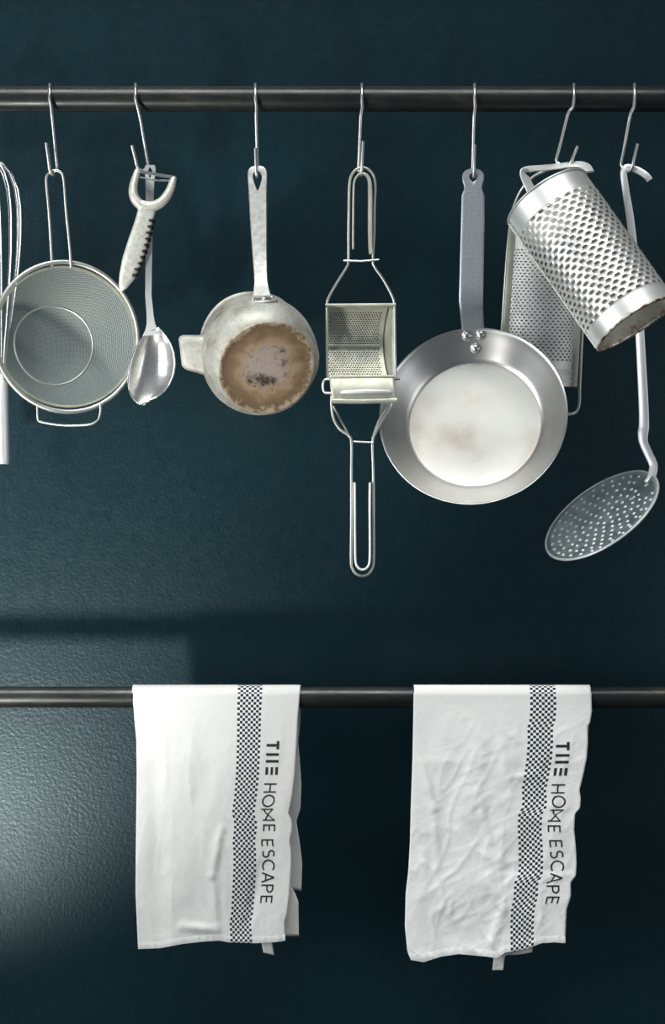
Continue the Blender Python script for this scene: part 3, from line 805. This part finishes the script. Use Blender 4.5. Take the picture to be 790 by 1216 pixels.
# ------------------------------------------------------------------ towels
def towel(Lt, Rt, Bt, wr, bkL, bkR, bkB, s0, s1, label, rail_py=828, r=14.2, tw=200.0, extra=None):
    m = linen('checked_linen', s0*tw, s1*tw, extra)
    TOP = 824.0
    def front(u, t, off=0):
        yb = prof(Bt, u); y = lerp(TOP, yb, t)
        x = lerp(prof(Lt, y), prof(Rt, y), u)
        return at(x, y, -r-.3-off+wr(u, y)*min(1, max(0, (y-835)/70)))
    bm = bmesh.new(); uvl = bm.loops.layers.uv.new('UVMap')
    NU, NF, NA, NB = 90, 130, 14, 60
    rows = []
    for j in range(NF+1): rows.append([(front(i/NU, 1-j/NF), (i/NU*tw, lerp(0, 300, 1-j/NF))) for i in range(NU+1)])
    zc = (608-rail_py)/1000
    for j in range(1, NA):
        a = PI*j/NA
        row = []
        for i in range(NU+1):
            u = i/NU; x0, x1 = prof(Lt, 812), prof(Rt, 812)
            p = Vector(((lerp(x0, x1, u)-395)/1000, -r*math.cos(a)/1000, zc+(r*math.sin(a))/1000))
            p.z += (TOP-rail_py)*-.001*max(0, math.cos(a))*1.0
            row.append((p, (u*tw, -a*r)))
        rows.append(row)
    for j in range(NB+1):
        t = j/NB; row = []
        for i in range(NU+1):
            u = i/NU; yb = prof(bkB, u); y = lerp(TOP+3, yb, t)
            x = lerp(lerp(prof(Lt, 812), prof(Rt, 812), u), lerp(prof(bkL, y), prof(bkR, y), u), min(1, t*4))
            row.append((at(x, y, r+1+1.8*noise.noise(Vector((u*6, y*.012, 3)))), (u*tw, -50-t*280)))
        rows.append(row)
    V = [[bm.verts.new(p) for p, _ in row] for row in rows]
    for j in range(len(rows)-1):
        for i in range(NU):
            f = bm.faces.new((V[j][i], V[j][i+1], V[j+1][i+1], V[j+1][i]))
            for l, (a, b_) in zip(f.loops, ((j, i), (j, i+1), (j+1, i+1), (j+1, i))): l[uvl].uv = rows[a][b_][1]
    o = finish('kitchen_towel', bm, m, angle=180); solid(o, 1.0)
    # hem folded up at the front edge
    bm = bmesh.new()
    uvl = bm.loops.layers.uv.new('UVMap')
    N1 = 110
    hv = [[bm.verts.new(front(i/N1, 1-.027*q, 1.1+.5*math.sin(q*PI)+.45*math.sin(i*1.15)*(.5+.5*q)*abs(noise.noise(Vector((i*.1, 3, 1)))*2))) for i in range(N1+1)] for q in (0, .33, .66, 1)]
    hm = hv
    for j in range(3):
        for i in range(N1):
            f = bm.faces.new((hv[j][i], hv[j][i+1], hv[j+1][i+1], hv[j+1][i]))
            qs = ((j, i), (j, i+1), (j+1, i+1), (j+1, i))
            for l, (a, b_) in zip(f.loops, qs): l[uvl].uv = (b_/N1*tw, 300*(1-.027*a/3))
    h = finish('stitched_hem', bm, m, o, angle=180)
    return o, front, m

# letter strokes: (along reading direction, up) in px; reading runs down the towel, up points right
def arc(cx, cy, rx, ry, a0, a1, n=18): return [(cx+rx*math.cos(math.radians(lerp(a0, a1, i/n))), cy+ry*math.sin(math.radians(lerp(a0, a1, i/n)))) for i in range(n+1)]
def lettering(towel_o, front, Bt, ustart, shear, y0, mat_ink):
    H = 15.0
    def E(x, w=8.0): return [([(x+.9, 0), (x+.9, H)], 1.8), ([(x, .9), (x+w, .9)], 1.8), ([(x, H/2), (x+w-.6, H/2)], 1.8), ([(x, H-.9), (x+w, H-.9)], 1.8)]
    G = []
    G.append(('letter_t', [([(5, 0), (5, H)], 3.2), ([(0, H-1.6), (10, H-1.6)], 3.2)]))
    G.append(('letter_h', [([(16, 0), (16, H)], 3.2), ([(24, 0), (24, H)], 3.2)]))
    G.append(('letter_e', [([(31, 1.6), (40, 1.6)], 3.2), ([(31, 7.5), (40, 7.5)], 2.8), ([(31, H-1.6), (40, H-1.6)], 3.2)]))
    G.append(('letter_h', [([(51, 0), (51, H)], 1.7), ([(60.5, 0), (60.5, H)], 1.7), ([(51, H/2), (60.5, H/2)], 1.7)]))
    G.append(('letter_o', [(arc(71, H/2, 6.6, 6.9, 0, 360, 32), 1.8)]))
    G.append(('letter_m', [([(81, 0), (81, H)], 1.5), ([(94, 0), (94, H)], 1.5), ([(81, H-.5), (93.6, 3.5)], 1.4), ([(94, H-.5), (81.4, 3.5)], 1.4)]))
    G.append(('letter_e', E(99)))
    G.append(('letter_e', E(116.5, 8.5)))
    G.append(('letter_s', [(arc(133.7, 11, 3.6, 3.4, 40, 250, 16)+arc(133.7, 4.2, 3.9, 3.6, 80, -140, 16), 1.8)]))
    G.append(('letter_c', [(arc(148.5, H/2, 7, 6.9, 50, 310, 28), 1.8)]))
    G.append(('letter_a', [([(156.5, 0), (162, H)], 1.8), ([(162, H), (167.5, 0)], 1.8), ([(158.4, 4.8), (165.6, 4.8)], 1.6)]))
    G.append(('letter_p', [([(171.2, 0), (171.2, H)], 1.8), ([(171, H-.9), (174.6, H-.9)]+arc(175, 10.6, 4.2, 3.5, 90, -90, 14)+[(171, 7.1)], 1.8)]))
    G.append(('letter_e', E(183.5, 8.5)))
    def mp(a, h):
        y = y0+a; u = ustart+shear*a+(h-H/2)/190.0
        t = (y-824.0)/(prof(Bt, u)-824.0)
        return front(u, t, .85)
    for nm, strokes in G:
        bm = bmesh.new()
        for pts, wd in strokes:
            den = []
            for (a, b_) in zip(pts, pts[1:]):
                n = max(1, int(math.hypot(b_[0]-a[0], b_[1]-a[1])/1.2))
                den += [(lerp(a[0], b_[0], i/n), lerp(a[1], b_[1], i/n)) for i in range(n)]
            den.append(pts[-1]); prev = None
            for i, p in enumerate(den):
                q0, q1 = den[max(0, i-1)], den[min(len(den)-1, i+1)]
                dx, dy = q1[0]-q0[0], q1[1]-q0[1]; ln = math.hypot(dx, dy) or 1
                nx, ny = -dy/ln*wd/2, dx/ln*wd/2
                cur = [bm.verts.new(mp(p[0]+nx*s, p[1]+ny*s)) for s in (-1, 0, 1)]
                if prev:
                    for k in (0, 1): bm.faces.new((prev[k], prev[k+1], cur[k+1], cur[k]))
                prev = cur
        finish(nm, bm, mat_ink, towel_o, smooth=False)

def crease(u, y, x0, y0, x1, y1, wd, h, W=200.0):
    """soft ridge along a segment; u*W is the across coordinate in px"""
    px, py = u*W, y; dx, dy = x1-x0, y1-y0; L2 = dx*dx+dy*dy
    t = max(0, min(1, ((px-x0)*dx+(py-y0)*dy)/L2))
    d = math.hypot(px-x0-t*dx, py-y0-t*dy)
    return -h*math.exp(-(d/wd)**2)*(.4+.6*math.sin(PI*max(.08, min(.92, t))))
def ridge(x, y, a, sx, sy, seed, p=5):
    """thin wandering creases running along direction a"""
    ca, sa = math.cos(a), math.sin(a); X, Y = x*ca+y*sa, -x*sa+y*ca
    n = noise.noise(Vector((X/sx, Y/sy, seed)))
    m = .5+.5*noise.noise(Vector((x/45, y/60, seed+4)))
    return (1-min(1, abs(n)*2.2))**p*m
def w1(u, y):
    q = Vector((u*200/38, y/90, 1.7)); q2 = Vector((u*200/13, y/26, 9))
    s = -3.2*noise.noise(q)-.4*noise.noise(q2)-1.1*ridge(u*200, y, .15, 26, 90, 2.2)-.8*ridge(u*200, y, -.6, 20, 60, 8.1)
    s += crease(u, y, 20, 870, 34, 1100, 12, -3.2)+crease(u, y, 110, 985, 98, 1040, 5, 3.2)+crease(u, y, 98, 1040, 108, 1098, 5, 2.4)
    s += crease(u, y, 60, 1100, 108, 1104, 5, 3.5)+crease(u, y, 62, 900, 60, 1060, 16, 2.0)+crease(u, y, 160, 1030, 150, 1095, 7, -2.5)+crease(u, y, 182, 860, 178, 905, 4, 1.4)
    return s*(.35+.65*math.sin(PI*min(1, max(0, u*1.02)))**.4)-2
Lt1 = [(812, 158.5), (835, 158), (850, 160), (880, 162), (920, 162.5), (1000, 161.5), (1060, 161), (1127, 164)]
Rt1 = [(812, 357), (828, 356), (850, 354), (880, 352.5), (905, 351), (920, 350), (945, 347), (966, 343), (976, 347), (985, 347), (1000, 344), (1010, 346), (1030, 346), (1060, 344), (1085, 341), (1095, 338), (1118, 339)]
Bt1 = [(0, 1127), (.15, 1126), (.3, 1121), (.45, 1118), (.55, 1117), (.62, 1119), (.8, 1120), (.92, 1119), (1, 1117)]
o1, fr1, m1 = towel(Lt1, Rt1, Bt1, w1, [(820, 158), (1058, 175)], [(820, 357), (850, 357), (880, 354), (900, 356), (930, 358), (960, 357), (975, 352), (1000, 356), (1025, 359), (1058, 358)], [(0, 1020), (.3, 1040), (1, 1058)], .628, .628+9*3.25/200,
     'left', extra=(.71, .705, .68))  # same linen, toned down in colour to offset the strong low lamp
tag(o1, 'left off-white tea towel with a checked stripe, its darker back layer showing at the right', 'towel', 'tea towels on the lower rail')
lettering(o1, fr1, Bt1, .853, 0, 880, INK)
def piece(name, parent, f, nu, nv, m, th=1.0):
    bm = bmesh.new(); sheet(bm, f, 0, 1, 0, 1, nu, nv); q = finish(name, bm, m, parent, angle=180); solid(q, th); return q
piece('folded_corner', o1, lambda u, v: at(lerp(322, prof([(0, 344), (.15, 350), (.35, 354.5), (1, 355)], v), u), lerp(1050, 1111.5, v), -4+2*math.sin(u*5+v*3)), 16, 20, PLAIN)
piece('hanging_loop', o1, lambda u, v: at(lerp(309, 322, u)+4*v, lerp(1112, 1131+3*u, v), -9+2*v), 6, 8, PLAIN, 1.4)

def w2(u, y):
    q = Vector((u*200/30, y/60, 5.1)); q2 = Vector((u*200/12, y/20, 2))
    s = -3.0*noise.noise(q)-.5*noise.noise(q2)-2.3*ridge(u*200, y, -.55, 24, 75, 3.3)-1.7*ridge(u*200, y, .35, 22, 70, 7.7)-1.0*ridge(u*200, y, 1.0, 16, 50, 11)
    s += crease(u, y, 8, 905, 28, 960, 5, 3)+crease(u, y, 28, 960, 34, 1030, 5, 2.4)+crease(u, y, 60, 850, 88, 890, 5, 1.8)+crease(u, y, 95, 845, 118, 880, 4, 1.6)
    s += crease(u, y, 80, 940, 98, 1000, 5, 2.4)+crease(u, y, 95, 1040, 122, 1080, 5, 3)+crease(u, y, 122, 1080, 108, 1120, 6, 3)+crease(u, y, 40, 1055, 60, 1095, 6, 2.5)
    s += crease(u, y, 15, 1010, 22, 1040, 5, 2.2)+crease(u, y, 100, 880, 112, 930, 5, 1.8)
    if u > .5: s += -1.6/(1+math.exp(-(y-1037)/1.2))*min(1, (u-.5)*8)
    return s*(.35+.65*math.sin(PI*min(1, max(0, u)))**.4)-2
Lt2 = [(812, 491.5), (850, 491), (900, 490), (960, 488), (1000, 487), (1035, 485), (1060, 482), (1100, 481), (1130, 484), (1142, 489)]
Rt2 = [(812, 700), (818, 702.5), (845, 703), (858, 701), (863, 698), (880, 698.5), (900, 697), (920, 693), (938, 688.5), (950, 690), (960, 689), (966, 683), (985, 682), (1005, 684), (1025, 685), (1040, 684), (1048, 678), (1065, 678), (1080, 673), (1100, 672), (1120, 671.5)]
Bt2 = [(0, 1140), (.08, 1142.5), (.2, 1136), (.32, 1133), (.5, 1136), (.56, 1138), (.62, 1131), (.75, 1127), (.85, 1120), (.93, 1119), (1, 1120)]
o2, fr2, m2 = towel(Lt2, Rt2, Bt2, w2, [(820, 492), (1058, 496)], [(820, 702), (860, 699), (900, 694), (1058, 668)], [(0, 1060), (1, 1090)], .655, .655+9*3.25/200,
     'right', extra=(.86, .85, .825))  # same linen, toned up in colour to make good the weaker light
tag(o2, 'right off-white tea towel, more creased, with a checked stripe and wavy right edge', 'towel', 'tea towels on the lower rail')
lettering(o2, fr2, Bt2, .857, .0002, 881, INK)
piece('folded_corner', o2, lambda u, v: at(lerp(575, 632.5, u), lerp(1100, 1130+4*math.sin(u*3), v), -5), 16, 14, m2)
piece('hanging_loop', o2, lambda u, v: at(lerp(589, 602, u)-3*v+(2 if v < .5 else -1), lerp(1120, 1152, v), -9+2*math.sin(v*4)), 6, 10, PLAIN, 1.4)
